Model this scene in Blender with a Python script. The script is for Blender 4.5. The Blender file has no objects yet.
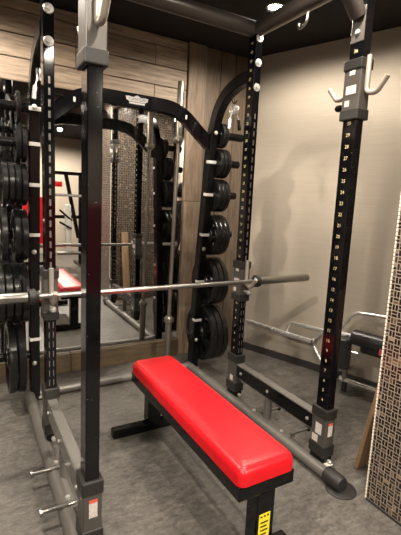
import bpy, bmesh, math, random
from mathutils import Vector, Matrix
random.seed(7)
PI = math.pi
SC = bpy.context.scene
COL = SC.collection

# ------------------------------------------------------------------ measurements (metres)
W, D = 1.176, 0.785            # rack: distance between uprights across, and front to rear
HX, HY = 0.0245, 0.037         # half section of an upright
MY = 0.934                     # face of the mirror
CEIL = 2.55
WALL_A = Vector((1.811, 0.934, 0))                     # corner of back wall and slanted right wall
WD = Vector((0.343175, -0.93927, 0))                   # direction of the right wall
WN = Vector((-0.93927, -0.343175, 0))                  # its normal, into the room

# ------------------------------------------------------------------ materials
def mat(name, color, rough=.5, metal=0., spec=.5, coat=0.):
    m = bpy.data.materials.new(name); m.use_nodes = True
    b = m.node_tree.nodes['Principled BSDF']
    b.inputs['Base Color'].default_value = (*color, 1)
    b.inputs['Roughness'].default_value = rough
    b.inputs['Metallic'].default_value = metal
    b.inputs['Specular IOR Level'].default_value = spec
    b.inputs['Coat Weight'].default_value = coat
    return m

class NT:
    """tiny helper around a node tree"""
    def __init__(s, m): s.t = m.node_tree; s.b = s.t.nodes['Principled BSDF']
    def n(s, typ, **kw):
        k = s.t.nodes.new(typ)
        for a, v in kw.items():
            if a.startswith('i_'):
                key = a[2:]
                key = int(key) if key.isdigit() else key.replace('_', ' ')
                k.inputs[key].default_value = v
            else: setattr(k, a, v)
        return k
    def l(s, a, b): s.t.links.new(a, b)
    def math(s, op, a, b=None, c=None):
        k = s.t.nodes.new('ShaderNodeMath'); k.operation = op
        for i, v in enumerate((a, b, c)):
            if v is None: continue
            if isinstance(v, (int, float)): k.inputs[i].default_value = v
            else: s.l(v, k.inputs[i])
        return k.outputs[0]
    def ramp(s, fac, stops):
        k = s.t.nodes.new('ShaderNodeValToRGB'); e = k.color_ramp.elements
        while len(e) < len(stops): e.new(.5)
        for q, (p, c) in zip(e, stops): q.position = p; q.color = (*c, 1)
        s.l(fac, k.inputs[0]); return k.outputs[0]
    def mix(s, fac, a, b, mode='MIX'):
        k = s.t.nodes.new('ShaderNodeMix'); k.data_type = 'RGBA'; k.blend_type = mode
        for sock, v in ((k.inputs[0], fac), (k.inputs[6], a), (k.inputs[7], b)):
            if isinstance(v, (int, float)): sock.default_value = v
            elif isinstance(v, tuple): sock.default_value = (*v, 1)
            else: s.l(v, sock)
        return k.outputs[2]
    def coords(s, scale=(1, 1, 1)):
        tc = s.n('ShaderNodeTexCoord'); mp = s.n('ShaderNodeMapping'); mp.inputs['Scale'].default_value = scale
        s.l(tc.outputs['Object'], mp.inputs[0]); return mp.outputs[0]
    def noise(s, vec, scale, detail=4, rough=.55):
        k = s.n('ShaderNodeTexNoise'); k.inputs['Scale'].default_value = scale; k.inputs['Detail'].default_value = detail
        k.inputs['Roughness'].default_value = rough; s.l(vec, k.inputs['Vector']); return k.outputs['Fac']
    def bump(s, h, strength=.2, dist=.01):
        k = s.n('ShaderNodeBump'); k.inputs['Strength'].default_value = strength; k.inputs['Distance'].default_value = dist
        s.l(h, k.inputs['Height']); s.l(k.outputs[0], s.b.inputs['Normal'])

BLACK = mat('black_gloss_paint', (.0025, .0025, .003), .09, 0, .31)
t = NT(BLACK); v = t.coords(); n = t.noise(v, 110, 1)
t.l(t.ramp(n, [(.0, (.0025, .0025, .003)), (.76, (.0025, .0025, .003)), (.80, (.10, .095, .09))]), t.b.inputs['Base Color'])
BLACK_SATIN = mat("black_satin_plastic", (.003, .003, .003), .24, 0, .26)
SLEEVE = mat('grey_metallic_paint', (.072, .065, .058), .40, .3)
COLLAR = mat('dark_grey_collar', (.016, .015, .014), .45, 0, .35)
TOPBAR = mat('charcoal_top_bar_paint', (.070, .060, .054), .30, .35)
TUBE = mat('grey_floor_tube_paint', (.135, .128, .116), .36, .35)
RAILM = mat('grey_rail_paint', (.17, .163, .15), .26, .45)
HOOK = mat('pale_hook_coating', (.29, .265, .225), .38, .3)
CHROME = mat('chrome', (.82, .81, .79), .24, .85)
STEEL = mat('brushed_steel', (.34, .33, .31), .30, 1.)
AGED = mat('aged_barbell_steel', (.20, .178, .150), .36, .8)
BOLT = mat('bright_bolt', (.45, .44, .42), .36, .6)
RUBBER = mat('black_rubber', (.016, .015, .0145), .5, 0, .35)
PLATE = mat('plate_rubber', (.007, .007, .007), .24, 0, .42)
WHITE = mat('white_band', (.50, .49, .46), .5)
STICKER = mat('white_sticker', (.78, .74, .70), .5)
t = NT(STICKER); v = t.coords((1, 1, 1)); n = t.noise(v, 190, 2)
t.l(t.ramp(n, [(.40, (.34, .31, .29)), (.50, (.52, .48, .45))]), t.b.inputs['Base Color'])
REDTAG = mat('red_sticker', (.55, .08, .06), .5)
NUMBER = mat('cream_number', (.55, .45, .25), .5)
SLOTM = mat('slot_edge_steel', (.21, .20, .19), .4, .6)
LOGO = mat('silver_logo', (.22, .21, .20), .45, .3)
LOGODARK = mat('logo_dark', (.012, .012, .012), .6)
RED = mat('red_vinyl', (.52, .008, .015), .34, 0, .4)
t = NT(RED); v = t.coords(); n = t.noise(v, 240, 3); t.bump(n, .06, .004)
n2 = t.noise(v, 5, 3); t.l(t.ramp(n2, [(.3, (.48, .004, .009)), (.7, (.56, .006, .012))]), t.b.inputs['Base Color'])
YELLOW = mat('yellow_sticker', (.78, .63, .02), .5)
INK = mat('black_ink', (.015, .015, .015), .6)
PAD = mat('black_foam_vinyl', (.02, .02, .021), .33)
MIRROR = mat('mirror_glass', (.80, .80, .785), .0, 1.)
GREENM = mat('exit_green', (.0, .5, .28), .5)
GREENM.node_tree.nodes['Principled BSDF'].inputs['Emission Color'].default_value = (.05, 1, .55, 1)
GREENM.node_tree.nodes['Principled BSDF'].inputs['Emission Strength'].default_value = 3
LAMP = mat('lamp_glow', (1, .95, .85), .5)
LAMP.node_tree.nodes['Principled BSDF'].inputs['Emission Color'].default_value = (1, .88, .70, 1)
LAMP.node_tree.nodes['Principled BSDF'].inputs['Emission Strength'].default_value = 60
LAMPTRIM = mat('lamp_trim', (.10, .095, .09), .5)

CEILM = mat('dark_ceiling_paint', (.012, .0095, .009), .8, 0, .2)
DARKW = mat('darkened_wall', (.014, .011, .009), .8, 0, .2)  # colour darkened for the passage gloom and for dark reflections
BASEB = mat('black_baseboard', (.022, .020, .019), .5)

FLOORM = mat('rubber_floor', (.1, .1, .1), .55)
t = NT(FLOORM); v = t.coords()
n1 = t.noise(v, 4.5, 7, .72); n2 = t.noise(v, 62, 4, .75); n3 = t.noise(t.coords((1.2, 14, 1)), 3, 4, .6); n4 = t.noise(t.coords((1, 2.2, 1)), 17, 5, .8)
c = t.ramp(n1, [(.25, (.105, .098, .088)), (.50, (.135, .126, .113)), (.76, (.168, .156, .140))])
c = t.mix(.55, c, t.ramp(n4, [(.36, (.10, .10, .10)), (.64, (.85, .85, .85))]), 'OVERLAY')
c = t.mix(.62, c, t.ramp(n2, [(.35, (.05, .045, .04)), (.65, (.23, .21, .19))]), 'OVERLAY')
c = t.mix(t.math('MULTIPLY', t.math('GREATER_THAN', n3, .64), .10), c, (.36, .33, .30))
br = t.n('ShaderNodeTexBrick', offset=.5); br.inputs['Scale'].default_value = 1.0
br.inputs['Mortar Size'].default_value = .0035; br.inputs['Brick Width'].default_value = .9; br.inputs['Row Height'].default_value = .45
t.l(v, br.inputs['Vector'])
c = t.mix(t.math('MULTIPLY', br.outputs['Fac'], .22), c, (.03, .027, .025))
t.l(c, t.b.inputs['Base Color']); t.l(t.ramp(n1, [(.3, (.42,) * 3), (.7, (.62,) * 3)]), t.b.inputs['Roughness'])
t.bump(n4, .22, .006)

WALLM = mat('beige_wall_fabric', (.42, .34, .25), .8)
t = NT(WALLM); v = t.coords((1.2, 1.2, 60)); n = t.noise(v, 3, 4, .6); v2 = t.coords(); n2 = t.noise(v2, 1.1, 2)
c = t.ramp(n, [(.3, (.272, .236, .190)), (.7, (.318, .279, .228))])
t.l(t.mix(.25, c, t.ramp(n2, [(.3, (.245, .212, .170)), (.7, (.335, .297, .245))])), t.b.inputs['Base Color']); t.bump(n, .08, .004)

def wood(name, scale, lo, hi):
    m = mat(name, hi, .6); t = NT(m)
    at = t.n('ShaderNodeAttribute', attribute_name='tint')
    tc = t.n('ShaderNodeTexCoord'); ad = t.n('ShaderNodeVectorMath', operation='ADD')
    sc = t.n('ShaderNodeVectorMath', operation='SCALE'); sc.inputs['Scale'].default_value = 7.3
    t.l(at.outputs['Color'], sc.inputs[0]); t.l(tc.outputs['Object'], ad.inputs[0]); t.l(sc.outputs[0], ad.inputs[1])
    mp = t.n('ShaderNodeMapping'); mp.inputs['Scale'].default_value = scale; t.l(ad.outputs[0], mp.inputs[0])
    n = t.noise(mp.outputs[0], 4, 6, .62); n2 = t.noise(mp.outputs[0], 1.1, 3, .5)
    c = t.ramp(n, [(.28, lo), (.66, hi)])
    sp = t.n('ShaderNodeSeparateColor'); t.l(at.outputs['Color'], sp.inputs[0])
    f = t.math('ADD', t.math('MULTIPLY', sp.outputs[0], .45), .72)
    f = t.math('MULTIPLY', f, t.math('ADD', t.math('MULTIPLY', n2, .7), .65))
    cb = t.n('ShaderNodeCombineColor')
    for i in range(3): t.l(f, cb.inputs[i])
    t.l(t.mix(1., c, cb.outputs[0], 'MULTIPLY'), t.b.inputs['Base Color']); t.bump(n, .15, .004)
    return m
WOODH = wood('horizontal_plank_wood', (1.2, 1, 14), (.165, .120, .084), (.47, .362, .262))
WOODV = wood('vertical_plank_wood', (14, 1, 1.2), (.070, .046, .030), (.165, .120, .080))
WOODB = wood('baseboard_wood', (1.2, 1, 14), (.035, .022, .010), (.088, .060, .030))
WOODS = wood('raw_slat_wood', (14, 4, 1.2), (.24, .15, .08), (.42, .28, .16))

MOSAIC = mat('mosaic_tile', (.3, .25, .2), .28)
t = NT(MOSAIC)
tc = t.n('ShaderNodeTexCoord'); sx = t.n('ShaderNodeSeparateXYZ'); t.l(tc.outputs['Object'], sx.inputs[0])
CELL = .029
u = t.math('DIVIDE', t.math('ADD', t.math('ADD', sx.outputs[0], sx.outputs[1]), 20), CELL)
w = t.math('DIVIDE', t.math('ADD', sx.outputs[2], 20), CELL)
fu, fw_ = t.math('FLOOR', u), t.math('FLOOR', w)
par = t.math('MODULO', t.math('ADD', fu, fw_), 2.0)
lu, lw = t.math('FRACT', u), t.math('FRACT', w)
def tiles(a, b):                          # two tiles side by side along a, full length along b
    a2 = t.math('FRACT', t.math('MULTIPLY', a, 2))
    m1 = t.math('MULTIPLY', t.math('GREATER_THAN', a2, .12), t.math('LESS_THAN', a2, .88))
    m2 = t.math('MULTIPLY', t.math('GREATER_THAN', b, .075), t.math('LESS_THAN', b, .925))
    return t.math('MULTIPLY', m1, m2)
mask = t.math('ADD', t.math('MULTIPLY', par, tiles(lu, lw)), t.math('MULTIPLY', t.math('SUBTRACT', 1., par), tiles(lw, lu)))
half = t.math('ADD', t.math('MULTIPLY', par, t.math('FLOOR', t.math('MULTIPLY', lu, 2))), t.math('MULTIPLY', t.math('SUBTRACT', 1., par), t.math('FLOOR', t.math('MULTIPLY', lw, 2))))
cv = t.n('ShaderNodeCombineXYZ'); t.l(fu, cv.inputs[0]); t.l(fw_, cv.inputs[1]); t.l(half, cv.inputs[2])
wn = t.n('ShaderNodeTexWhiteNoise', noise_dimensions='3D'); t.l(cv.outputs[0], wn.inputs['Vector'])
tcol = t.ramp(wn.outputs['Value'], [(0., (.010, .007, .006)), (.55, (.020, .013, .010)), (.80, (.032, .020, .015)), (.93, (.09, .056, .038)), (1., (.26, .19, .13))])
t.l(t.mix(mask, (.235, .197, .158), tcol), t.b.inputs['Base Color'])
t.l(t.ramp(mask, [(0, (.7,) * 3), (1, (.22,) * 3)]), t.b.inputs['Roughness']); t.bump(mask, .35, .004)
BEAD = mat('white_bead_tile', (.72, .66, .57), .3)

SKIN = mat('skin', (.50, .28, .20), .55)
CLOTH = mat('black_cloth', (.012, .012, .013), .8)
HAIR = mat('black_hair', (.010, .008, .007), .5)

# ------------------------------------------------------------------ mesh building
def arc(cx, cy, r, a0, a1, n):
    return [(cx + r * math.cos(a0 + (a1 - a0) * i / n), cy + r * math.sin(a0 + (a1 - a0) * i / n)) for i in range(n + 1)]

def fillet(pts, r, n=6):
    """round the inner corners of a 3D polyline"""
    P = [Vector(p) for p in pts]; out = [P[0]]
    for a, b, c in zip(P, P[1:], P[2:]):
        u1, u2 = (a - b), (c - b); rr = min(r, u1.length * .48, u2.length * .48)
        s, e = b + u1.normalized() * rr, b + u2.normalized() * rr
        for i in range(n + 1):
            k = i / n; out.append((s * (1 - k) + b * k) * (1 - k) + (b * (1 - k) + e * k) * k)
    out.append(P[-1]); return out

ORG = {}
class MB:
    def __init__(s): s.bm = bmesh.new(); s.tint = {}; s.flat = set()
    def box(s, c, size, rot=None, bev=0., seg=2, taper=None):
        old = set(s.bm.faces)
        r = bmesh.ops.create_cube(s.bm, size=1); vs = r['verts']
        M = Matrix.Translation(Vector(c)) @ (rot.to_4x4() if rot is not None else Matrix()) @ Matrix.Diagonal((*size, 1))
        for q in vs: q.co = M @ q.co
        if bev:
            es = list({e for q in vs for e in q.link_edges})
            bmesh.ops.bevel(s.bm, geom=es, offset=bev, segments=seg, affect='EDGES', profile=.5)
        if bev < .008: s.flat.update(f for f in s.bm.faces if f not in old)
        return s
    def bb(s, lo, hi, bev=0., seg=2):
        return s.box([(a + b) / 2 for a, b in zip(lo, hi)], [b - a for a, b in zip(lo, hi)], None, bev, seg)
    def sweep(s, path, prof, up=(0, 0, 1), caps=True, radii=None):
        """sweep closed 2D profile along a 3D path; profile (x,y): x along side, y along 'up'"""
        P = [Vector(p) for p in path]; n = len(P); rings = []
        up = Vector(up).normalized(); frame_up = None
        for i in range(n):
            tg = (P[min(i + 1, n - 1)] - P[max(i - 1, 0)]).normalized()
            if frame_up is None:
                a = up if abs(tg.dot(up)) < .95 else (Vector((1, 0, 0)) if abs(tg.x) < .9 else Vector((0, 1, 0)))
            else: a = frame_up
            side = tg.cross(a).normalized(); u2 = side.cross(tg).normalized(); frame_up = u2
            k = 1 if radii is None else radii[i]
            rings.append([s.bm.verts.new(P[i] + side * x * k + u2 * y * k) for x, y in prof])
        m = len(prof)
        for a, b in zip(rings, rings[1:]):
            for j in range(m): s.bm.faces.new((a[j], a[(j + 1) % m], b[(j + 1) % m], b[j]))
        if caps:
            s.bm.faces.new(rings[0][::-1]); s.bm.faces.new(rings[-1])
        return s
    def tube(s, path, r, seg=14, radii=None):
        return s.sweep(path, [(r * math.cos(2 * PI * i / seg), r * math.sin(2 * PI * i / seg)) for i in range(seg)], radii=radii)
    def rect(s, path, w, h, up=(0, 0, 1), c=.005):
        a, b = w / 2, h / 2
        return s.sweep(path, [(-a + c, -b), (a - c, -b), (a, -b + c), (a, b - c), (a - c, b), (-a + c, b), (-a, b - c), (-a, -b + c)], up)
    def cyl(s, p0, p1, r, seg=20, r2=None):
        return s.tube([p0, p1], 1, seg, [r, r if r2 is None else r2])
    def lathe(s, prof, axis_o, axis_d, seg=28):
        """profile list (radius, distance along axis)"""
        o = Vector(axis_o); d = Vector(axis_d).normalized()
        a = Vector((0, 0, 1)) if abs(d.z) < .9 else Vector((1, 0, 0))
        x = d.cross(a).normalized(); y = d.cross(x).normalized(); rings = []
        for r, h in prof:
            if r < 1e-6: rings.append([s.bm.verts.new(o + d * h)])
            else: rings.append([s.bm.verts.new(o + d * h + (x * math.cos(2 * PI * i / seg) + y * math.sin(2 * PI * i / seg)) * r) for i in range(seg)])
        for A, B in zip(rings, rings[1:]):
            for j in range(seg):
                k = (j + 1) % seg
                q = [A[j % len(A)], A[k % len(A)], B[k % len(B)], B[j % len(B)]]
                q = [z for i, z in enumerate(q) if z not in q[:i]]
                if len(q) > 2: s.bm.faces.new(q)
        return s
    def plank(s, lo, hi, bev=.003, k=None):
        """a box with its own random tint"""
        n0 = len(s.bm.faces); s.bm.faces.ensure_lookup_table(); old = set(s.bm.faces)
        s.bb(lo, hi, bev, 1); k = k or (random.random(), random.random(), random.random())
        for f in s.bm.faces:
            if f not in old: s.tint[f] = k
        return s
    def build(s, name, m, parent=None, label=None, sharp=35):
        bm = s.bm
        if s.tint:
            lay = bm.loops.layers.float_color.new('tint')
            for f in bm.faces:
                k = s.tint.get(f, (.5, .5, .5))
                for lp in f.loops: lp[lay] = (*k, 1)
        bmesh.ops.recalc_face_normals(bm, faces=list(bm.faces))
        o_ = ORG.get(parent.name, Vector()) if parent is not None else Vector()
        if o_.length: bmesh.ops.translate(bm, verts=list(bm.verts), vec=-o_)
        flat = [f not in s.flat for f in bm.faces]
        me = bpy.data.meshes.new(name); bm.to_mesh(me); bm.free()
        me.set_sharp_from_angle(angle=math.radians(sharp))
        me.polygons.foreach_set('use_smooth', flat)
        me.materials.append(m)
        ob = bpy.data.objects.new(name, me); COL.objects.link(ob)
        if parent is not None: ob.parent = parent; ORG[ob.name] = o_
        if label: ob['label'] = label
        return ob

def thing(name, label, cat, loc=(0, 0, 0), group=None):
    o = bpy.data.objects.new(name, None); COL.objects.link(o); o.location = loc; o.empty_display_size = .1
    o['label'] = label; o['category'] = cat
    if group: o['group'] = group
    ORG[o.name] = Vector(loc); return o
def tag(o, label, cat, group=None):
    o['label'] = label; o['category'] = cat
    if group: o['group'] = group
    return o
def struct(mb, name, m, parent=None):
    o = mb.build(name, m, parent)
    if parent is None: o['kind'] = 'structure'
    return o
def text_mesh(mb, txt, size, o, x, y, depth=.0006):
    """add text geometry to mb: origin o (centre), local x and y axes"""
    cu = bpy.data.curves.new('t', 'FONT'); cu.body = txt; cu.size = size; cu.align_x = 'CENTER'; cu.align_y = 'CENTER'; cu.resolution_u = 2
    ob = bpy.data.objects.new('t', cu); COL.objects.link(ob)
    me = bpy.data.meshes.new_from_object(ob); x = Vector(x); y = Vector(y); z = x.cross(y)
    vs = [mb.bm.verts.new(Vector(o) + x * q.co.x + y * q.co.y + z * depth) for q in me.vertices]
    for p in me.polygons:
        try: mb.bm.faces.new([vs[i] for i in p.vertices])
        except ValueError: pass
    bpy.data.objects.remove(ob); bpy.data.curves.remove(cu); bpy.data.meshes.remove(me)

# ------------------------------------------------------------------ the setting
struct(MB().bb((-3.2, -6.4, -.1), (6.2, 1.2, 0)), 'floor', FLOORM)
struct(MB().bb((-3.2, -6.4, CEIL), (6.2, 1.2, CEIL + .1)), 'ceiling', CEILM)
wb = struct(MB().bb((-3.2, .965, 0), (2.0, 1.1, CEIL)), 'wall_back', CEILM)
# horizontal cladding above the mirror
mb = MB(); zs = [2.045, 2.190, 2.333, 2.476, 2.55]; joints = [[.93, -.75], [.343, -1.1], [.93, -.4], [.2, -1.4]]
for i in range(4):
    xs = [-3.0] + sorted(joints[i]) + [1.205]
    for a, b in zip(xs, xs[1:]): mb.plank((a + .002, .936, zs[i] + .003), (b - .002, .964, zs[i + 1] - .003))
mb.build('horizontal_planks', WOODH, wb)
# vertical cladding right of the mirror
mb = MB(); xs = [1.366, 1.517, 1.665, 1.811]
for a, b in zip(xs, xs[1:]): mb.plank((a + .0025, .938, 0), (b - .0025, .964, CEIL), .003, (random.random() * .4, random.random(), random.random()))
mb.plank((1.207, .912, 0), (1.362, .964, 1.32), .003, (1.25, .3, .6)); mb.plank((1.207, .912, 1.323), (1.362, .964, CEIL), .003, (1.2, .7, .2))
mb.build('vertical_planks', WOODV, wb)
mb = MB(); mb.plank((-3.0, .905, 0), (.30, .962, .147)); mb.plank((.303, .905, 0), (1.205, .962, .147))
struct(mb, 'baseboard_back', WOODB)
# slanted right wall
E2 = WALL_A + WD * 6.15
mb = MB(); A2 = WALL_A - WD * .06
q = [A2, E2, E2 - WN * .12, A2 - WN * .12]
lo = [mb.bm.verts.new((p.x, p.y, 0)) for p in q]; hi = [mb.bm.verts.new((p.x, p.y, CEIL)) for p in q]
mb.bm.faces.new(lo); mb.bm.faces.new(hi)
for i in range(4): mb.bm.faces.new((lo[i], lo[(i + 1) % 4], hi[(i + 1) % 4], hi[i]))
struct(mb, 'wall_right', WALLM)
mb = MB(); rotw = Matrix.Rotation(math.atan2(WD.y, WD.x), 3, 'Z'); L = 6.0
c = WALL_A + WD * (L / 2 + .02) + WN * .008
mb.box((c.x, c.y, .03), (L, .014, .06), rotw, .003)
struct(mb, 'baseboard_right', BASEB)
# other walls of the room, seen only in the mirror
struct(MB().bb((-3.3, -6.4, 0), (-3.1, 1.1, CEIL)), 'wall_left', WALLM)
struct(MB().bb((1.0, -5.85, 0), (2.2, -5.7, CEIL)), 'wall_rear', WALLM)
struct(MB().bb((-3.2, -5.85, 0), (1.0, -5.7, CEIL)), 'wall_rear', DARKW)  # wall section coloured dark so the uprights reflect black
struct(MB().bb((2.2, -5.85, 0), (4.1, -4.75, CEIL)), 'wall_passage', DARKW)  # gloom of the passage put into the block's colour
# mosaic pillar
PX, PY = 1.215, -1.04
pl = struct(MB().bb((PX, -2.25, 0), (2.05, PY, CEIL)), 'pillar_mosaic', MOSAIC)
mb = MB(); nb = int(CEIL / .0172)
for i in range(nb):
    z = .012 + i * .0172
    mb.box((PX + .001, PY - .001, z), (.008, .008, .0145), None, .002, 1)
struct(mb, 'trim_1', BEAD)
struct(MB().bb((PX - .006, -2.25, 0), (PX - .0005, PY - .008, .010)), 'trim_2', BASEB)

mr = MB().bb((-2.9, MY, .150), (1.2045, .962, 2.043)).build('wall_mirror', MIRROR)
tag(mr, 'large frameless wall mirror behind the power rack', 'mirror')

# ------------------------------------------------------------------ power rack
rack = thing('power_rack', 'black power rack with grey sleeves and plate storage posts in front of mirror', 'power rack')
UP = [(0, -D, 'front'), (W, -D, 'front'), (0, 0, 'rear'), (W, 0, 'rear')]
ZTOP = 2.37
def slots(x, y, sgn, z0, z1, cols=(-.0085, .0085)):
    mb = MB(); z = z0
    while z < z1:
        for cx in cols: mb.box((x + cx, y + sgn * .0006, z), (.0030, .0016, .031))
        z += .0508
    return mb
def number_z(n): return .182 + .0508 * n
for x, y, kind in UP:
    u = MB().bb((x - HX, y - HY, .06), (x + HX, y + HY, ZTOP), .0035).build('upright', BLACK, rack)
    inn = 1 if x == 0 else -1                                   # the inner side carries the numbers
    ns = MB(); fx = x + inn * (HX + .0003)
    for n in range(4, 42):
        z = number_z(n)
        if kind == 'front' and 1.715 < z < 1.975 or kind == 'rear' and .70 < z < .97: continue
        text_mesh(ns, str(n), .0225, (fx, y, z), (0, inn, 0), (0, 0, 1))
    ns.build('scale_lettering', NUMBER, u)
    sg = -1 if kind == 'rear' else 1
    slots(x, y + sg * HY, sg, .375, .70, (-.010, .010)).build('slot_marking', SLOTM, u)
    slots(x, y + sg * HY, sg, .985, 1.86, (-.002, .003)).build('slot_marking', SLOTM, u)
    if kind == 'rear':
        for z in (2.289, 2.152, 2.014):
            mb = MB().lathe([(0, .012), (.009, .012), (.009, .005), (.0215, .004), (.0235, 0)], (x, y - HY - .0005, z), (0, -1, 0), 24)
            mb.build('bolt', BOLT, u)

def hook_sleeve(x, y, z0, fwd, front):
    """sliding sleeve with J hooks. fwd = -1: the main hook faces the camera side"""
    h = .258; sx, sy = .033, .046
    s = MB().bb((x - sx, y - sy, z0 + .01), (x + sx, y + sy, z0 + h - .01), .004).build('hook_sleeve', SLEEVE, rack)
    for za, zb in ((z0, z0 + .046), (z0 + h - .046, z0 + h)):
        MB().bb((x - sx - .005, y - sy - .005, za), (x + sx + .005, y + sy + .005, zb), .005).build('collar', COLLAR, s)
    def J(sgn, tall):
        yy = y + sgn * (sy + .011)
        top = z0 + h + .008 if tall else z0 + .17
        return fillet([(x, yy, top), (x, yy, z0 + .112), (x, y + sgn * .110, z0 + .103), (x, y + sgn * .158, z0 + .164)], .022)
    MB().tube(J(fwd, True), .0115, 14).build('hook', HOOK, s)
    if front: MB().tube(J(-fwd, False), .0105, 14).build('hook', HOOK, s)
    k = 1 if front else -1
    zk = z0 + .068
    MB().cyl((x, y + k * sy, zk), (x, y + k * (sy + .035), zk), .008).lathe([(0, .03), (.012, .03), (.016, .04), (.016, .052), (.01, .062), (0, .064)], (x, y + k * sy, zk), (0, k, 0), 18).build('spring_pin', BOLT if not front else BLACK_SATIN, s)
    inn = -1
    if x > .5:
        fx = x - sx - .0006
        for (dy, z, a, b) in ((.0, z0 + .2, .03, .018), (0, z0 + .128, .055, .036), (.016, z0 + .072, .026, .026)):
            MB().bb((fx - .0008, y - dy * -1 - a / 2, z - b / 2), (fx, y - dy * -1 + a / 2, z + b / 2)).build('sticker', STICKER, s)
    return s
hook_sleeve(0, -D, 1.720, -1, True); hook_sleeve(W, -D, 1.720, -1, True)
hook_sleeve(0, 0, .707, -1, False); hook_sleeve(W, 0, .707, -1, False)

for x, y, kind in UP:                                           # lower sleeves, shoes
    sx, sy = .033, .046
    s = MB().bb((x - sx, y - sy, .10), (x + sx, y + sy, .335), .004).build('base_sleeve', SLEEVE, rack)
    MB().bb((x - sx - .005, y - sy - .005, .293), (x + sx + .005, y + sy + .005, .345), .005).build('collar', COLLAR, s)
    MB().bb((x - sx - .005, y - sy - .005, .095), (x + sx + .005, y + sy + .005, .155), .005).build('collar', COLLAR, s)
    MB().bb((x - .027, y - .050, .052), (x + .027, y + .048, .098), .006).build('shoe', BLACK_SATIN, s)
    MB().lathe([(.011, 0), (.011, .014), (.008, .02), (0, .021)], (x + .004, y - .050, .072), (0, -1, 0), 16).build('bolt', BOLT, s)
    if kind == 'rear':
        MB().lathe([(.009, 0), (.009, .03), (.015, .032), (.015, .048), (.008, .054), (0, .055)], (x + .01, y - sy, .18), (0, -1, 0), 16).build('spring_pin', BOLT, s)
        if x > 0: MB().bb((x - sx - .0012, y - .02, .165), (x - sx, y + .012, .20)).build('sticker', STICKER, s)
    else:
        MB().bb((x - .014, y - sy - .0013, .205), (x + .016, y - sy, .262)).build('sticker', STICKER, s)
        MB().bb((x - .014, y - sy - .0013, .2625), (x + .016, y - sy, .274)).build('sticker', REDTAG, s, 'red header of a warning sticker')
        if x > 0:
            MB().bb((x - sx - .0013, y - .022, .205), (x - sx, y + .018, .262)).build('sticker', STICKER, s)
            MB().bb((x - sx - .0013, y - .002, .158), (x - sx, y + .036, .195)).build('sticker', STICKER, s)

for x, xt in ((0, -.035), (W, 1.142)):                          # side frames at the floor
    r = MB().bb((x - .025, -D + .047, .196), (x + .025, -.047, .29), .006).build('base_rail', RAILM, rack)
    ii = x + (.0256 if x == 0 else -.0256)
    MB().bb((ii - .0012, -D + .05, .206), (ii + .0012, -.05, .281), .0005).build('inner_panel', BLACK, r, 'black inner panel')
    for yy in (-.10, -.37, -.70):
        MB().lathe([(.009, 0), (.009, .005), (.005, .007), (0, .007)], (x - .0268, yy, .243), (-1, 0, 0), 14).build('bolt', BOLT, r)
    tb = MB().cyl((xt, -.90, .036), (xt, .60, .036), .031, 24).build('floor_tube', TUBE, rack)
    MB().lathe([(.033, 0), (.0385, .004), (.0385, .085), (.033, .1), (.0, .102)], (xt, -.865, .039), (0, -1, 0), 28).build('end_cap', RUBBER, tb)
    MB().lathe([(0, .008), (.062, .008), (.072, .004), (.073, 0), (0, 0)], (xt + .015, -.945, 0), (0, 0, 1), 36).build('floor_pad', RUBBER, tb)
    MB().bb((xt + .008, -.862, .066), (xt + .045, -.832, .0685)).build('sticker', STICKER, tb)
    ps = MB().cyl((x, -.355, .06), (x, -.355, .197), .024, 24).build('support_post', TUBE, rack)
    MB().bb((x - .035, -.57, .052), (x + .03, -.25, .062), .003).build('bracket_plate', TUBE, rack)
    for yy in (-.30, -.56):
        d = -1 if x == 0 else 1
        pg = MB().cyl((x, yy, .07), (x + d * .135, yy, .07), .0085, 14).build('band_peg', STEEL if x == 0 else RAILM, rack)
        MB().lathe([(0, 0), (.016, 0), (.017, .004), (.016, .010), (0, .011)], (x + d * .13, yy, .07), (d, 0, 0), 18).build('end_cap', RUBBER if x > 0 else STEEL, pg)
        MB().lathe([(0, .008), (.010, .008), (.012, 0)], (x - .02, yy + .05, .062), (0, 0, 1), 14).build('bolt', BOLT, pg)
MB().cyl((-.035, .585, .034), (1.142, .585, .034), .029, 24).build('rear_floor_tube', TUBE, rack)

# storage posts curving out of the rear uprights
POST = [(.030, 2.088), (.13, 2.082), (.27, 2.04), (.365, 1.965), (.425, 1.85), (.462, 1.70), (.488, 1.40), (.520, 1.08), (.556, .72), (.572, .42), (.592, .012)]
def smooth(pts, n=5):
    P = [Vector((p[0], p[1], 0)) for p in pts]; out = []
    for i in range(len(P) - 1):
        a, b, c, d = P[max(i - 1, 0)], P[i], P[i + 1], P[min(i + 2, len(P) - 1)]
        for k in range(n):
            q = k / n; out.append(.5 * ((2 * b) + (c - a) * q + (2 * a - 5 * b + 4 * c - d) * q * q + (3 * b - a - 3 * c + d) * q ** 3))
    out.append(P[-1]); return [(p.x, p.y) for p in out]
def post_y(z):
    for (y0, z0), (y1, z1) in zip(POST, POST[1:]):
        if z1 <= z <= z0: return y0 + (y1 - y0) * (z0 - z) / (z0 - z1)
    return .59
PEGZ = [1.795, 1.606, 1.378, 1.085, .726, .310]
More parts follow.
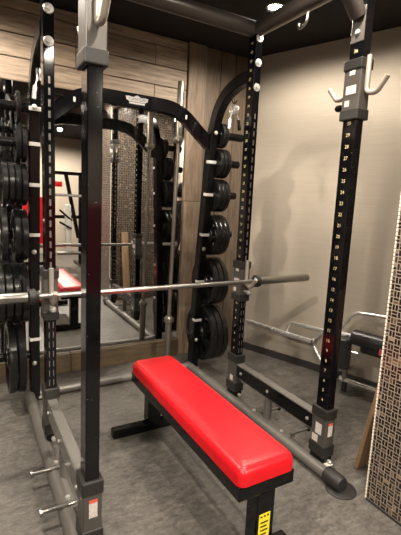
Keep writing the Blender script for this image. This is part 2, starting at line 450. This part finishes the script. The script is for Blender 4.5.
for x, d in ((0, -1), (W, 1)):
    path = [(x, a, b) for a, b in smooth(POST)]
    p = MB().rect(path, .058, .078, up=(0, 0, 1)).build('storage_post', BLACK_SATIN, rack)
    MB().bb((x - .05, .545, 0), (x + .045, .64, .012), .003).build('foot_plate', BLACK_SATIN, p)
    for dx in (-.03, .03): MB().lathe([(0, .012), (.011, .012), (.013, 0)], (x + dx, .556, .012), (0, 0, 1), 14).build('bolt', BOLT, p)
    for z in (1.80, .98, .26):
        MB().lathe([(.014, 0), (.014, .004), (.008, .010), (0, .011)], (x - .004, post_y(z) - .0395, z), (0, -1, 0), 14).build('bolt', BOLT, p)
    for i, z in enumerate(PEGZ):
        y = post_y(z); zb = z if i < 5 else .42; yb = post_y(zb)
        pg = MB().cyl((x + d * .02, y, z), (x + d * .242, y, z), .0270, 22).build('storage_peg', BLACK_SATIN, rack)
        if i > 0 or d < 0:
            sl = math.atan2(post_y(zb - .05) - post_y(zb + .05), .1)
            MB().box((x, yb - .0215, zb), (.0615, .038, .021), Matrix.Rotation(sl, 3, 'X'), .002).build('white_band', WHITE, p)
# arched cross bar with the maker's badge
AX = fillet([(W - .02, .462, 1.725), (.905, .462, 1.932), (.271, .462, 1.932), (.02, .462, 1.725)], .12, 8)
ab = MB().rect(AX, .050, .088, up=(0, 1, 0)).build('arch_bar', BLACK, rack) if False else None
mb = MB(); mb.sweep(AX, [(-.044 + .006, -.025), (.044 - .006, -.025), (.044, -.019), (.044, .019), (.038, .025), (-.038, .025), (-.044, .019), (-.044, -.019)], up=(0, -1, 0))
ab = mb.build('arch_bar', BLACK, rack)
mb = MB(); yb = .462 - .0265; cx = .605; cz = 1.934       # silver badge: wings, peaked crest, lower strip
for poly in ([(-.075, .018), (-.055, .020), (-.026, .017), (.0, .030), (.026, .017), (.055, .020), (.075, .018), (.070, -.002), (.058, -.004), (.056, -.010), (-.056, -.010), (-.058, -.004), (-.070, -.002)], [(-.052, -.013), (.052, -.013), (.052, -.024), (-.052, -.024)]):
    f = [mb.bm.verts.new((cx + a, yb, cz + b)) for a, b in poly]; mb.bm.faces.new(f)
bd = mb.build('badge', LOGO, ab, 'silver maker badge')
mb = MB(); text_mesh(mb, 'TUFFSTUFF', .0235, (cx, yb - .0006, cz + .004), (1, 0, 0), (0, 0, 1)); mb.build('badge_lettering', LOGODARK, ab)
for xx in (.955, .22):
    MB().bb((xx - .006, .434, 1.868), (xx + .006, .4365, 1.895)).build('sticker', STICKER, ab)
# top frame
for a, b in (((0, 0, 2.345), (W, 0, 2.345)),): MB().cyl(a, b, .044, 24).build('rear_top_bar', TOPBAR, rack)
for x in (0, W):
    sb = MB().cyl((x, 0, 2.345), (x, -D, 2.345), .044, 24).build('side_top_bar', TOPBAR, rack)
    MB().tube(fillet([(x, -.430, 2.305), (x, -.428, 2.252), (x, -.398, 2.236), (x, -.370, 2.236), (x, -.364, 2.262)], .018), .0065, 12).build('accessory_hook', STEEL, sb)
pb = MB().tube(fillet([(W - .03, -D, 2.155), (W - .15, -D, 2.275), (W - .24, -D, 2.345), (.24, -D, 2.345), (.15, -D, 2.275), (.03, -D, 2.155)], .10), .036, 20).build('pull_up_bar', TOPBAR, rack)
for x, d in ((0, 1), (W, -1)):
    MB().bb((x + d * .0245 - .004, -D - .036, 2.045), (x + d * .0245 + .004, -D + .034, 2.19), .003).build('bracket_plate', SLEEVE, pb)
    MB().lathe([(.012, 0), (.012, .006), (.007, .011), (0, .012)], (x + d * .029, -D - .004, 2.085), (d, 0, 0), 16).build('bolt', BOLT, pb)
# wire hooks for the collars on the curved posts
for x in (0, W):
    MB().tube(fillet([(x + .005, .225, 2.03), (x + .005, .225, 1.972), (x + .005, .19, 1.962), (x + .005, .175, 1.979)], .015), .004, 10).build('wire_hook', BLACK_SATIN, rack)

# ------------------------------------------------------------------ spring collars on the wire hooks
def spring_clip(x, label):
    o = thing('spring_clip', label, 'spring collar', (x + .005, .195, 1.963), 'spring collars on the wire hooks')
    P = Vector((x + .005, .20, 1.9235)); n = 90
    pts = [P + Vector((-.022 + .044 * i / n, .027 * math.sin(2 * PI * 3.3 * i / n), .027 * math.cos(2 * PI * 3.3 * i / n))) for i in range(n + 1)]
    MB().tube(pts, .0036, 8).build('coil', CHROME, o)
    for dx, ex, m in ((-.022, -.040, CHROME), (.022, .042, BLACK_SATIN)):
        a, b, c = P + Vector((dx, 0, -.026)), P + Vector((dx * .6 + ex * .5, -.008, -.060)), P + Vector((ex, -.014, -.125))
        h = MB().cyl(a, b, .0045, 10).build('lever', CHROME, o)
        MB().cyl(b, c, .011, 14).build('grip', m, h)
spring_clip(W, 'chrome spring collar hanging on the right curved post of the rack')
spring_clip(0, 'chrome spring collar hanging on the left curved post of the rack')

# ------------------------------------------------------------------ weight plates
def plate_mesh(R, T, holes):
    """a plate around the x axis, centre at origin, with grip cut-outs"""
    mb = MB(); N = 48; bm = mb.bm; hb = .0305
    if R > .13: rad = [(hb, T * .5), (.052, T * .5), (.058, T * .28), (R * .40, T * .28), (R * .74, T * .28), (R * .84, T * .30), (R * .87, T * .5), (R * .975, T * .5), (R, T * .40)]; cut = 3
    else: rad = [(hb, T * .5), (.042, T * .5), (.046, T * .33), (R * .72, T * .33), (R * .77, T * .5), (R * .97, T * .5), (R, T * .38)]; cut = None
    V = {}
    for s in (-1, 1):
        for i, (r, h) in enumerate(rad):
            for j in range(N):
                a = 2 * PI * j / N; V[s, i, j] = bm.verts.new((s * h, r * math.cos(a), r * math.sin(a)))
    def open_(i, j):
        if cut is None or not holes or i != cut: return False
        return (j % (N // holes)) in range(1, N // holes - 2)
    for i in range(len(rad) - 1):
        for j in range(N):
            k = (j + 1) % N
            if open_(i, j): continue
            for s in (-1, 1): bm.faces.new((V[s, i, j], V[s, i, k], V[s, i + 1, k], V[s, i + 1, j]))
    for j in range(N):
        k = (j + 1) % N
        bm.faces.new((V[-1, 0, j], V[-1, 0, k], V[1, 0, k], V[1, 0, j])); e = len(rad) - 1
        bm.faces.new((V[-1, e, j], V[-1, e, k], V[1, e, k], V[1, e, j]))
        if cut is not None:
            if open_(cut, j):
                for q in (cut, cut + 1): bm.faces.new((V[-1, q, j], V[-1, q, k], V[1, q, k], V[1, q, j]))
            if open_(cut, j) != open_(cut, (j - 1) % N):
                bm.faces.new((V[-1, cut, j], V[-1, cut + 1, j], V[1, cut + 1, j], V[1, cut, j]))
    return mb
SIZES = {1: (.085, .020), 2: (.104, .025), 3: (.120, .028), 4: (.152, .033), 5: (.183, .038), 6: (.219, .044)}
SZNAME = {1: 'tiny', 2: 'small', 3: 'small-medium', 4: 'medium', 5: 'large', 6: 'largest-size'}
PEGNAME = {1: 'topmost peg', 2: 'second peg from the top', 3: 'third peg from the top', 4: 'fourth peg from the top', 5: 'second-lowest peg', 6: 'lowest peg'}
protos = {}
def place_plate(k, x, y, z, rz, label, group):
    first = k not in protos
    if first:
        R, T = SIZES[k]
        o = plate_mesh(R, T, {4: 4, 5: 6, 6: 6}.get(k, 0)).build('weight_plate', PLATE)
        rg = MB().lathe([(.0305, -T * .52), (.037, -T * .53), (.037, T * .53), (.0305, T * .52), (.0305, -T * .52)], (0, 0, 0), (1, 0, 0), 28).build('hub_ring', STEEL if k > 3 else PLATE, o)
        protos[k] = o
    else:
        o = protos[k].copy(); COL.objects.link(o)
        for ch in list(protos[k].children):
            c = ch.copy(); COL.objects.link(c); c.parent = o
    o.location = (x, y, z); o.rotation_euler = (rz, 0, 0)
    tag(o, label, 'weight plate', group)
COUNT = {1: (2, 1), 2: (3, 2), 3: (3, 4), 4: (3, 3), 5: (3, 4), 6: (3, 2)}
for x, d, side, ci in ((W, 1, 'right', 0), (0, -1, 'left', 1)):
    for k in range(1, 7):
        R, T = SIZES[k]; z = PEGZ[k - 1]; y = post_y(z); n = COUNT[k][ci]
        off = .037 if d > 0 else {1: .075, 6: .066}.get(k, .044)
        for i in range(n):
            gap = .004
            xx = x + d * (off + T / 2 + i * (T + gap) + (.03 if (k == 4 and d < 0 and i == 2) else 0) + .001 * i)
            pos = {1: ['only'], 2: ['inner', 'outer'], 3: ['inner', 'middle', 'outer'], 4: ['innermost', 'second', 'third', 'outermost']}[n][i]
            lb = f'{SZNAME[k]} black plate, {pos} on the {PEGNAME[k]} of {side} storage post'
            place_plate(k, xx, y, z - .003, random.uniform(0, 6), lb, f'weight plates on the {side} storage post')

# ------------------------------------------------------------------ barbells
def barbell(o, c, ax, half_in, total, shaft_m, sleeve_m, collar_m, rs=.014):
    """bar with centre c along unit axis ax"""
    c = Vector(c); ax = Vector(ax).normalized()
    MB().cyl(c - ax * half_in, c + ax * half_in, rs, 24).build('shaft', shaft_m, o)
    for s in (-1, 1):
        a = c + ax * s * half_in
        ln = total / 2 - half_in
        MB().lathe([(.0145, .025), (.0245, .025), (.0245, ln - .004), (.022, ln), (.012, ln + .001), (0, ln - .003)], a, ax * s, 28).build('sleeve', sleeve_m, o)
        MB().lathe([(.014, -.022), (.024, -.020), (.030, -.006), (.0375, -.004), (.0375, .022), (.030, .028), (.0245, .030), (.0245, .024)], a, ax * s, 28).build('collar', collar_m, o)
bb_ = thing('barbell', 'steel barbell lying across the hooks of the power rack', 'barbell', (W / 2 - .017, -.0856, .8436))
barbell(bb_, (W / 2 - .017, -.0865, .8446), (1, 0, 0), .655, 2.2, STEEL, STEEL, RUBBER)
vb_ = thing('barbell', 'brownish steel barbell standing upright against the mirror edge', 'barbell', (.997, .665, .0))
ax = Vector((.016, -.004, 1)).normalized()
barbell(vb_, Vector((1.002, .665, 1.085)), ax, .672, 2.166, AGED, AGED, AGED)

# ------------------------------------------------------------------ flat bench
bench = thing('flat_bench', 'flat weight bench with red vinyl pad and black frame inside the rack', 'bench', (.56, -.6, 0))
X0, X1, Y0, Y1 = .423, .675, -1.118, -.048
mb = MB(); prof = [(0.0, .0), (.0, .034), (.004, .050), (.012, .061), (.026, .067), (.05, .069)]
rings = []; z0 = .366
for inset, dz in prof:
    r = .022 + max(0, .0)
    a0, a1, b0, b1 = X0 + inset, X1 - inset, Y0 + inset, Y1 - inset
    rr = max(.006, .030 - inset * .4); loop = []
    for cx, cy, s0 in ((a1 - rr, b1 - rr, 0), (a0 + rr, b1 - rr, PI / 2), (a0 + rr, b0 + rr, PI), (a1 - rr, b0 + rr, 3 * PI / 2)):
        loop += [(x, y, z0 + dz) for x, y in arc(cx, cy, rr, s0, s0 + PI / 2, 6)]
    rings.append([mb.bm.verts.new(p) for p in loop])
for a, b in zip(rings, rings[1:]):
    for j in range(len(a)): mb.bm.faces.new((a[j], a[(j + 1) % len(a)], b[(j + 1) % len(a)], b[j]))
mb.bm.faces.new(rings[0][::-1]); mb.bm.faces.new(rings[-1])
pad = mb.build('pad', RED, bench, 'red vinyl pad', 60)
se = .021
loop = []
for cx, cy, s0 in ((X1 - se - .02, Y1 - se - .02, 0), (X0 + se + .02, Y1 - se - .02, PI / 2), (X0 + se + .02, Y0 + se + .02, PI), (X1 - se - .02, Y0 + se + .02, 3 * PI / 2)):
    loop += [Vector((x, y, z0 + .0655)) for x, y in arc(cx, cy, .02, s0, s0 + PI / 2, 5)]
loop.append(loop[0]); MB().tube(loop, .0016, 8).build('seam', mat('dark_red_seam', (.50, .012, .022), .5), pad, 'darker red seam round the pad')
MB().bb((X0 + .002, Y0 + .004, .312), (X1 - .002, Y1 - .004, .365), .004).build('frame', BLACK, bench)
for yy, ya, yb2 in ((-1.135, -1.112, -1.045), (-.07, -.105, -.035)):
    lg = MB().bb((.512, ya, .05), (.592, yb2, .315), .006).build('leg', BLACK, bench)
    ft = MB().bb((.318, yy - .028 if yy > -1 else -1.19, .003), (.782 if yy > -1 else .70, yy + .028 if yy > -1 else -1.045, .052), .006).build('foot', BLACK, bench)
    for xx in ((.317, .783) if yy > -1 else (.317, .701)): MB().bb((xx - .005, yy - .025, .006), (xx + .005, yy + .025, .049), .003).build('end_cap', BLACK_SATIN, ft)
    if yy < -1:
        st = MB().bb((.522, ya - .0012, .10), (.572, ya, .228)).build('warning_sticker', YELLOW, lg, 'yellow warning sticker with black marks')
        mb = MB()
        for i in range(3): mb.bb((.527 + .015 * i, ya - .002, .214), (.536 + .015 * i, ya - .0012, .221))
        for i in range(5): mb.bb((.530, ya - .002, .190 - i * .016), (.564 - .006 * (i % 2), ya - .0012, .196 - i * .016))
        mb.build('sticker_print', INK, lg)

# ------------------------------------------------------------------ trap bar leaning on the right wall
def on_wall(s, z, out): p = WALL_A + WD * s + WN * out; return Vector((p.x, p.y, z))
tb = thing('trap_bar', 'chrome hexagonal trap bar leaning against the beige wall', 'trap bar', on_wall(.9, 0, .06))
R_ = .015
# corner points along the wall (s) and height
A_, B_, C_, E_, F_, G_ = (.545, .258), (.585, .362), (1.02, .362), (.81, .252), (.91, .10), (.97, .019)
def lean(z): return .035 + .05 * (1 - z / .37)
def pw(q, o=0): return on_wall(q[0], q[1], lean(q[1]) + o)
MB().tube(fillet([pw(A_), pw(B_), pw(C_), pw((1.06, .255))], .03), R_, 14).build('frame_tube', CHROME, tb)
MB().tube(fillet([pw((E_[0] - .02, E_[1])), pw(F_), pw(G_), pw((1.01, .019)), pw((1.06, .255))], .03), R_, 14).build('frame_tube', CHROME, tb)
MB().tube([pw((.795, .262)), pw((.88, .362))], R_ * .9, 14).build('frame_tube', CHROME, tb)
MB().cyl(pw((.52, .261)), pw((.80, .253)), .0225, 22).build('grip', CHROME, tb)
MB().lathe([(.0225, 0), (.034, .0), (.036, .01), (.034, .02), (0, .021)], pw((.80, .253)), pw((.82, .2525)) - pw((.80, .253)), 22).build('end_cap', STEEL, tb)
MB().cyl(pw((.16, .285)), pw((.53, .261)), .019, 18).build('sleeve', CHROME, tb)
for s in (.42, .45): MB().cyl(pw((s, .268)), pw((s + .014, .267)), .028 if s < .43 else .023, 20).build('collar', CHROME, tb)
MB().cyl(pw((1.05, .255)), pw((1.17, .25)), .0155, 18).build('sleeve', CHROME, tb)

# ------------------------------------------------------------------ roller bench beside the wall
rb = thing('roller_bench', 'chrome exercise bench with black foam rollers beside the beige wall', 'exercise bench', (2.03, -.3, 0))
def rp(s, z, out=.2): return on_wall(s, z, out)
S0 = 1.135
MB().tube(fillet([rp(S0 - .05, .47), rp(S0 + .02, .60), rp(1.45, .615), rp(1.85, .60), rp(1.95, .35), rp(1.95, .11)], .05), .014, 16).build('handle_frame', CHROME, rb)
MB().tube(fillet([rp(1.10, .09), rp(1.14, .085), rp(1.9, .07)], .03), .018, 16).build('foot_tube', CHROME, rb)
for s in (1.14, 1.85): MB().cyl(rp(s, 0), rp(s, .075), .02, 16).build('foot', RUBBER, rb)
MB().cyl(rp(S0, .08), rp(S0, .43), .018, 16).build('post', STEEL, rb)
MB().tube(fillet([rp(1.02, .425), rp(1.10, .425), rp(1.9, .40)], .02), .015, 14).build('cross_tube', WHITE, rb, 'white cross tube')
MB().lathe([(0, 0), (.045, .0), (.052, .008), (.052, .215), (.045, .222), (0, .222)], rp(1.13, .195, .255), (0, 0, 1), 26).build('roller', PAD, rb)
a_, b_ = rp(1.185, .445, .27), rp(1.68, .432, .27)
ln = (b_ - a_).length
MB().lathe([(0, 0), (.046, 0), (.054, .01), (.054, ln - .01), (.046, ln), (0, ln)], a_, b_ - a_, 26).build('roller', PAD, rb)
a_, b_ = rp(1.25, .375, .25), rp(1.68, .365, .25); ln = (b_ - a_).length
MB().lathe([(0, 0), (.03, 0), (.036, .01), (.036, ln - .01), (0, ln)], a_, b_ - a_, 22).build('roller', PAD, rb)
MB().box(rp(1.40, .40, .315), (.03, .012, .05), rotw, .003).build('tag', REDTAG, rb, 'red tag on the roller')

# ------------------------------------------------------------------ wooden slat leaning on the pillar
mb = MB(); mb.plank((-.042, -.012, 0), (.042, .012, .90))
sl = mb.build('wooden_slat', WOODS); sl.location = (1.392, -.868, .004); sl.rotation_euler = (math.radians(9.6), 0, 0)
tag(sl, 'raw wooden slat leaning against the mosaic pillar', 'wooden slat')

# ------------------------------------------------------------------ room behind, seen in the mirror
mp = thing('multi_press', 'black press machine with a red pad standing behind, seen in the mirror', 'exercise machine', (1.25, -3.7, 0))
for x in (1.0, 1.50):
    MB().bb((x - .03, -3.83, 0), (x + .03, -3.77, 1.72), .006).build('upright', BLACK, mp)
    MB().bb((x - .035, -4.2, 0), (x + .035, -3.2, .06), .006).build('foot', BLACK, mp)
for z in (1.70, .92, .40): MB().bb((.98, -3.83, z - .03), (1.52, -3.77, z + .03), .006).build('cross_bar', BLACK, mp)
MB().rect([(1.22, -3.72, 1.72), (1.42, -3.60, .55)], .06, .06, up=(0, 1, 0)).build('press_arm', BLACK, mp)
MB().box((1.08, -3.60, 1.50), (.12, .07, .10), None, .02, 3).build('pad', RED, mp, 'small red pad')
MB().cyl((.98, -3.5, 1.31), (1.50, -3.5, 1.31), .025, 16).build('handle_bar', CHROME, mp)
MB().cyl((1.08, -3.5, 1.05), (1.32, -3.66, .86), .018, 14).build('lever', BLACK, mp)
MB().cyl((1.08, -3.5, .84), (1.30, -3.62, .72), .018, 14).build('lever', BLACK, mp)
MB().bb((1.20, -3.70, .25), (1.30, -3.62, 1.15), .02).build('weight_shroud', WHITE, mp, 'pale weight shroud')
MB().cyl((1.02, -3.42, .30), (1.50, -3.42, .30), .03, 16).build('base_tube', STEEL, mp)

ib = thing('incline_bench', 'red upright padded bench standing behind, seen in the mirror beside left storage post', 'bench', (.68, -3.7, 0))
MB().box((.72, -3.72, .82), (.46, .07, .90), Matrix.Rotation(math.radians(-8), 3, 'X'), .02, 3).build('backrest', RED, ib)
MB().box((.66, -3.40, .44), (.27, .36, .07), Matrix.Rotation(math.radians(8), 3, 'X'), .02, 3).build('seat', RED, ib)
MB().bb((.63, -4.1, 0), (.69, -3.1, .06), .006).bb((.63, -3.66, .05), (.69, -3.60, .44), .006).build('frame', BLACK, ib)
MB().bb((.42, -4.1, 0), (.90, -4.04, .06), .006).build('foot', BLACK, ib)
MB().rect([(.66, -4.05, .05), (.66, -3.78, .72)], .05, .05, up=(0, 1, 0)).build('strut', BLACK, ib)

ex = thing('exit_sign', 'green glowing exit sign high at the passage end, seen in the mirror', 'sign', (3.66, -4.73, 2.08))
MB().bb((3.48, -4.748, 1.99), (3.80, -4.70, 2.16), .006).build('housing', LAMPTRIM, ex)
MB().bb((3.49, -4.70, 2.0), (3.79, -4.696, 2.15)).build('panel', GREENM, ex, 'glowing green panel')

# ------------------------------------------------------------------ person standing by the pillar, seen in the mirror
def skin_body():
    me = bpy.data.meshes.new('person'); V, Ed, Rr = [], [], []
    def add(p, r, par=None):
        V.append(p); Rr.append(r)
        if par is not None: Ed.append((par, len(V) - 1))
        return len(V) - 1
    pel = add((0, 0, .90), (.145, .105)); sp = add((0, .01, 1.08), (.130, .095), pel); ch = add((0, 0, 1.26), (.155, .105), sp)
    up_ = add((0, 0, 1.34), (.12, .085), ch); nk = add((0, .01, 1.40), (.052, .055), up_); n2 = add((0, .0, 1.45), (.050, .055), nk)
    jaw = add((0, .02, 1.495), (.060, .072), n2); hd = add((0, .012, 1.56), (.074, .092), jaw); tp = add((0, .0, 1.62), (.062, .078), hd)
    for s in (-1, 1):
        sh = add((s * .165, 0, 1.315), (.058, .058), up_); el = add((s * .235, -.06, 1.07), (.042, .042), sh)
        wr = add((s * .09, -.185, .985), (.028, .026), el); add((s * .05, -.22, .975), (.034, .024), wr)
        hp = add((s * .085, 0, .84), (.088, .092), pel); kn = add((s * .10, .012, .47), (.056, .058), hp)
        an = add((s * .11, -.01, .09), (.038, .04), kn); add((s * .125, .11, .04), (.038, .03), an)
    me.from_pydata(V, Ed, []); o = bpy.data.objects.new('person', me); COL.objects.link(o)
    sk = o.modifiers.new('s', 'SKIN'); lay = me.skin_vertices[0]
    for q, r in zip(lay.data, Rr): q.radius = r
    lay.data[0].use_root = True
    o.modifiers.new('d', 'SUBSURF').levels = 2
    dg = bpy.context.evaluated_depsgraph_get(); m2 = bpy.data.meshes.new_from_object(o.evaluated_get(dg))
    bpy.data.objects.remove(o); return m2
me = skin_body(); me.name = 'person'
me.materials.clear(); me.materials.append(SKIN); me.materials.append(CLOTH)
for p in me.polygons:
    p.use_smooth = True; c = p.center
    fore = c.y < -.08 and .93 < c.z < 1.06
    p.material_index = 0 if (c.z > 1.40 or (fore and c.y < -.18)) else 1
pr = bpy.data.objects.new('person', me); COL.objects.link(pr); ORG[pr.name] = Vector()
tag(pr, 'person in black clothes standing with hands behind the back, seen in the mirror', 'person')
def hand(mb, s):
    for k, (dx, ln) in enumerate(((-.020, .060), (-.007, .070), (.006, .066), (.018, .052))):
        a = Vector((s * .05 + dx * .3, .25, .985 + dx)); mb.tube([a, a + Vector((-s * .025, .022, -.004)), a + Vector((-s * .055, .012, -.008))], .0085, 8, [1, .95, .75])
    a = Vector((s * .06, .235, 1.0)); mb.tube([a, a + Vector((-s * .02, .012, .022)), a + Vector((-s * .04, .014, .026))], .0095, 8, [1, .9, .75])
mb = MB(); hand(mb, 1); hand(mb, -1)
for q in mb.bm.verts: q.co.y = .015 - q.co.y
mb.build('fingers', SKIN, pr)
mb = MB(); bmesh.ops.create_uvsphere(mb.bm, u_segments=20, v_segments=14, radius=1)
for q in list(mb.bm.verts): q.co = Vector((q.co.x * .088, q.co.y * .104 - .012, q.co.z * .110 + 1.575))
bmesh.ops.delete(mb.bm, geom=[q for q in mb.bm.verts if q.co.y > .045 and q.co.z < 1.625 or q.co.z < 1.50], context='VERTS')
mb.build('hair', HAIR, pr)
mb = MB()
for s in (-1, 1): mb.lathe([(0, 0), (.010, .001), (.008, .004), (0, .005)], (s * .03, .098, 1.565), (0, 1, 0), 10)
mb.build('eyes', INK, pr)
mb = MB().tube([(0, .10, 1.565), (0, .118, 1.535), (0, .103, 1.526)], .011, 8, [.5, 1, .8]); mb.build('nose', SKIN, pr)
MB().tube([(-.022, .096, 1.503), (0, .102, 1.502), (.022, .096, 1.503)], .004, 8).build('mouth', REDTAG, pr)
mb = MB()
for s in (-1, 1): mb.tube([(s * .078, .005, 1.575), (s * .092, -.005, 1.555), (s * .080, .0, 1.53)], .009, 8)
mb.build('ears', SKIN, pr)
mb = MB()
for s in (-1, 1): mb.box((s * .125, .08, .035), (.088, .25, .07), None, .025, 3)
mb.build('shoes', RUBBER, pr)
pr.location = (2.425, -1.50, 0); pr.rotation_euler = (0, 0, math.radians(172)); pr.scale = (.94, .94, .94)

# ------------------------------------------------------------------ ceiling lights, some added as unseen fill
def spot(name, loc, power, cone=168, col=(1, .89, .755)):
    l = bpy.data.lights.new(name, 'SPOT'); l.spot_size = math.radians(cone); l.spot_blend = .4; l.energy = power; l.color = col; l.shadow_soft_size = .04
    o = bpy.data.objects.new(name, l); COL.objects.link(o); o.location = loc; return o
LIGHTS = [((1.366, .082), 105, 'bright ceiling downlight above the right rear upright of the rack'),
          ((-.48, .10), 230, 'ceiling downlight above the left side of the rack'),
          ((.85, -.95), 170, 'unseen fill light added over the middle of the rack'),  # unseen lamp added to even out the light on the wall
          ((1.62, -.42), 42, 'unseen fill light added between the rack and the beige wall'),  # unseen lamp added to lift the floor near the wall
          ((.30, -1.85), 110, 'unseen fill light added above the near end of the flat bench'),  # unseen lamp added to brighten the front left sleeve
          ((-1.0, -2.0), 300, 'unseen fill light added at the front left of the room'),  # unseen fill lamp added left of the camera
          ((2.45, -1.95), 45, 'ceiling downlight in the passage beside the mosaic pillar'),
          ((1.25, -4.36), 760, 'ceiling downlight above the press machine'),
          ((3.14, -3.5), 300, 'ceiling downlight nearest the exit sign'),
          ((-1.4, -4.3), 380, 'unseen fill light added at the rear left of the room')]  # unseen fill lamp added behind the camera
for (x, y), pw_, lb in LIGHTS:
    o = thing('ceiling_downlight', lb, 'ceiling light', (x, y, CEIL), 'ceiling downlights')
    MB().lathe([(.043, -.004), (.052, -.010), (.060, -.004), (.060, 0), (.043, 0), (.043, -.004)], (x, y, CEIL), (0, 0, 1), 28).build('trim_ring', LAMPTRIM, o)
    MB().lathe([(0, -.003), (.042, -.003), (.042, 0), (0, 0)], (x, y, CEIL), (0, 0, 1), 28).build('lamp', LAMP, o)
    spot('lamp_light', (x, y, CEIL - .014), pw_)

wld = bpy.data.worlds.new('world'); SC.world = wld; wld.use_nodes = True
wld.node_tree.nodes['Background'].inputs[0].default_value = (.9, .8, .7, 1); wld.node_tree.nodes['Background'].inputs[1].default_value = .05

# ------------------------------------------------------------------ camera
F, PPX, PPY = 411.4772, 2.7122, -4.0784
yw, pt, rl = math.radians(30.245), math.radians(8.6934), math.radians(-2.7553)
fw = Vector((math.sin(yw) * math.cos(pt), math.cos(yw) * math.cos(pt), -math.sin(pt)))
rt = Vector((math.cos(yw), -math.sin(yw), 0)); up = rt.cross(fw)
rt2 = rt * math.cos(rl) - up * math.sin(rl); up2 = rt * math.sin(rl) + up * math.cos(rl)
cam = bpy.data.cameras.new('camera'); co = bpy.data.objects.new('camera', cam); COL.objects.link(co)
M = Matrix((rt2, up2, -fw)).transposed().to_4x4(); M.translation = Vector((-.3566, -2.1335, 1.3347)); co.matrix_world = M
cam.sensor_fit = 'VERTICAL'; cam.sensor_height = 36; cam.lens = F * 36 / 535
cam.shift_x = -PPX / 535; cam.shift_y = PPY / 535
cam.clip_start = .02
SC.camera = co
SC.view_settings.view_transform = 'Standard'
SC.view_settings.look = 'None'
SC.view_settings.exposure = 0
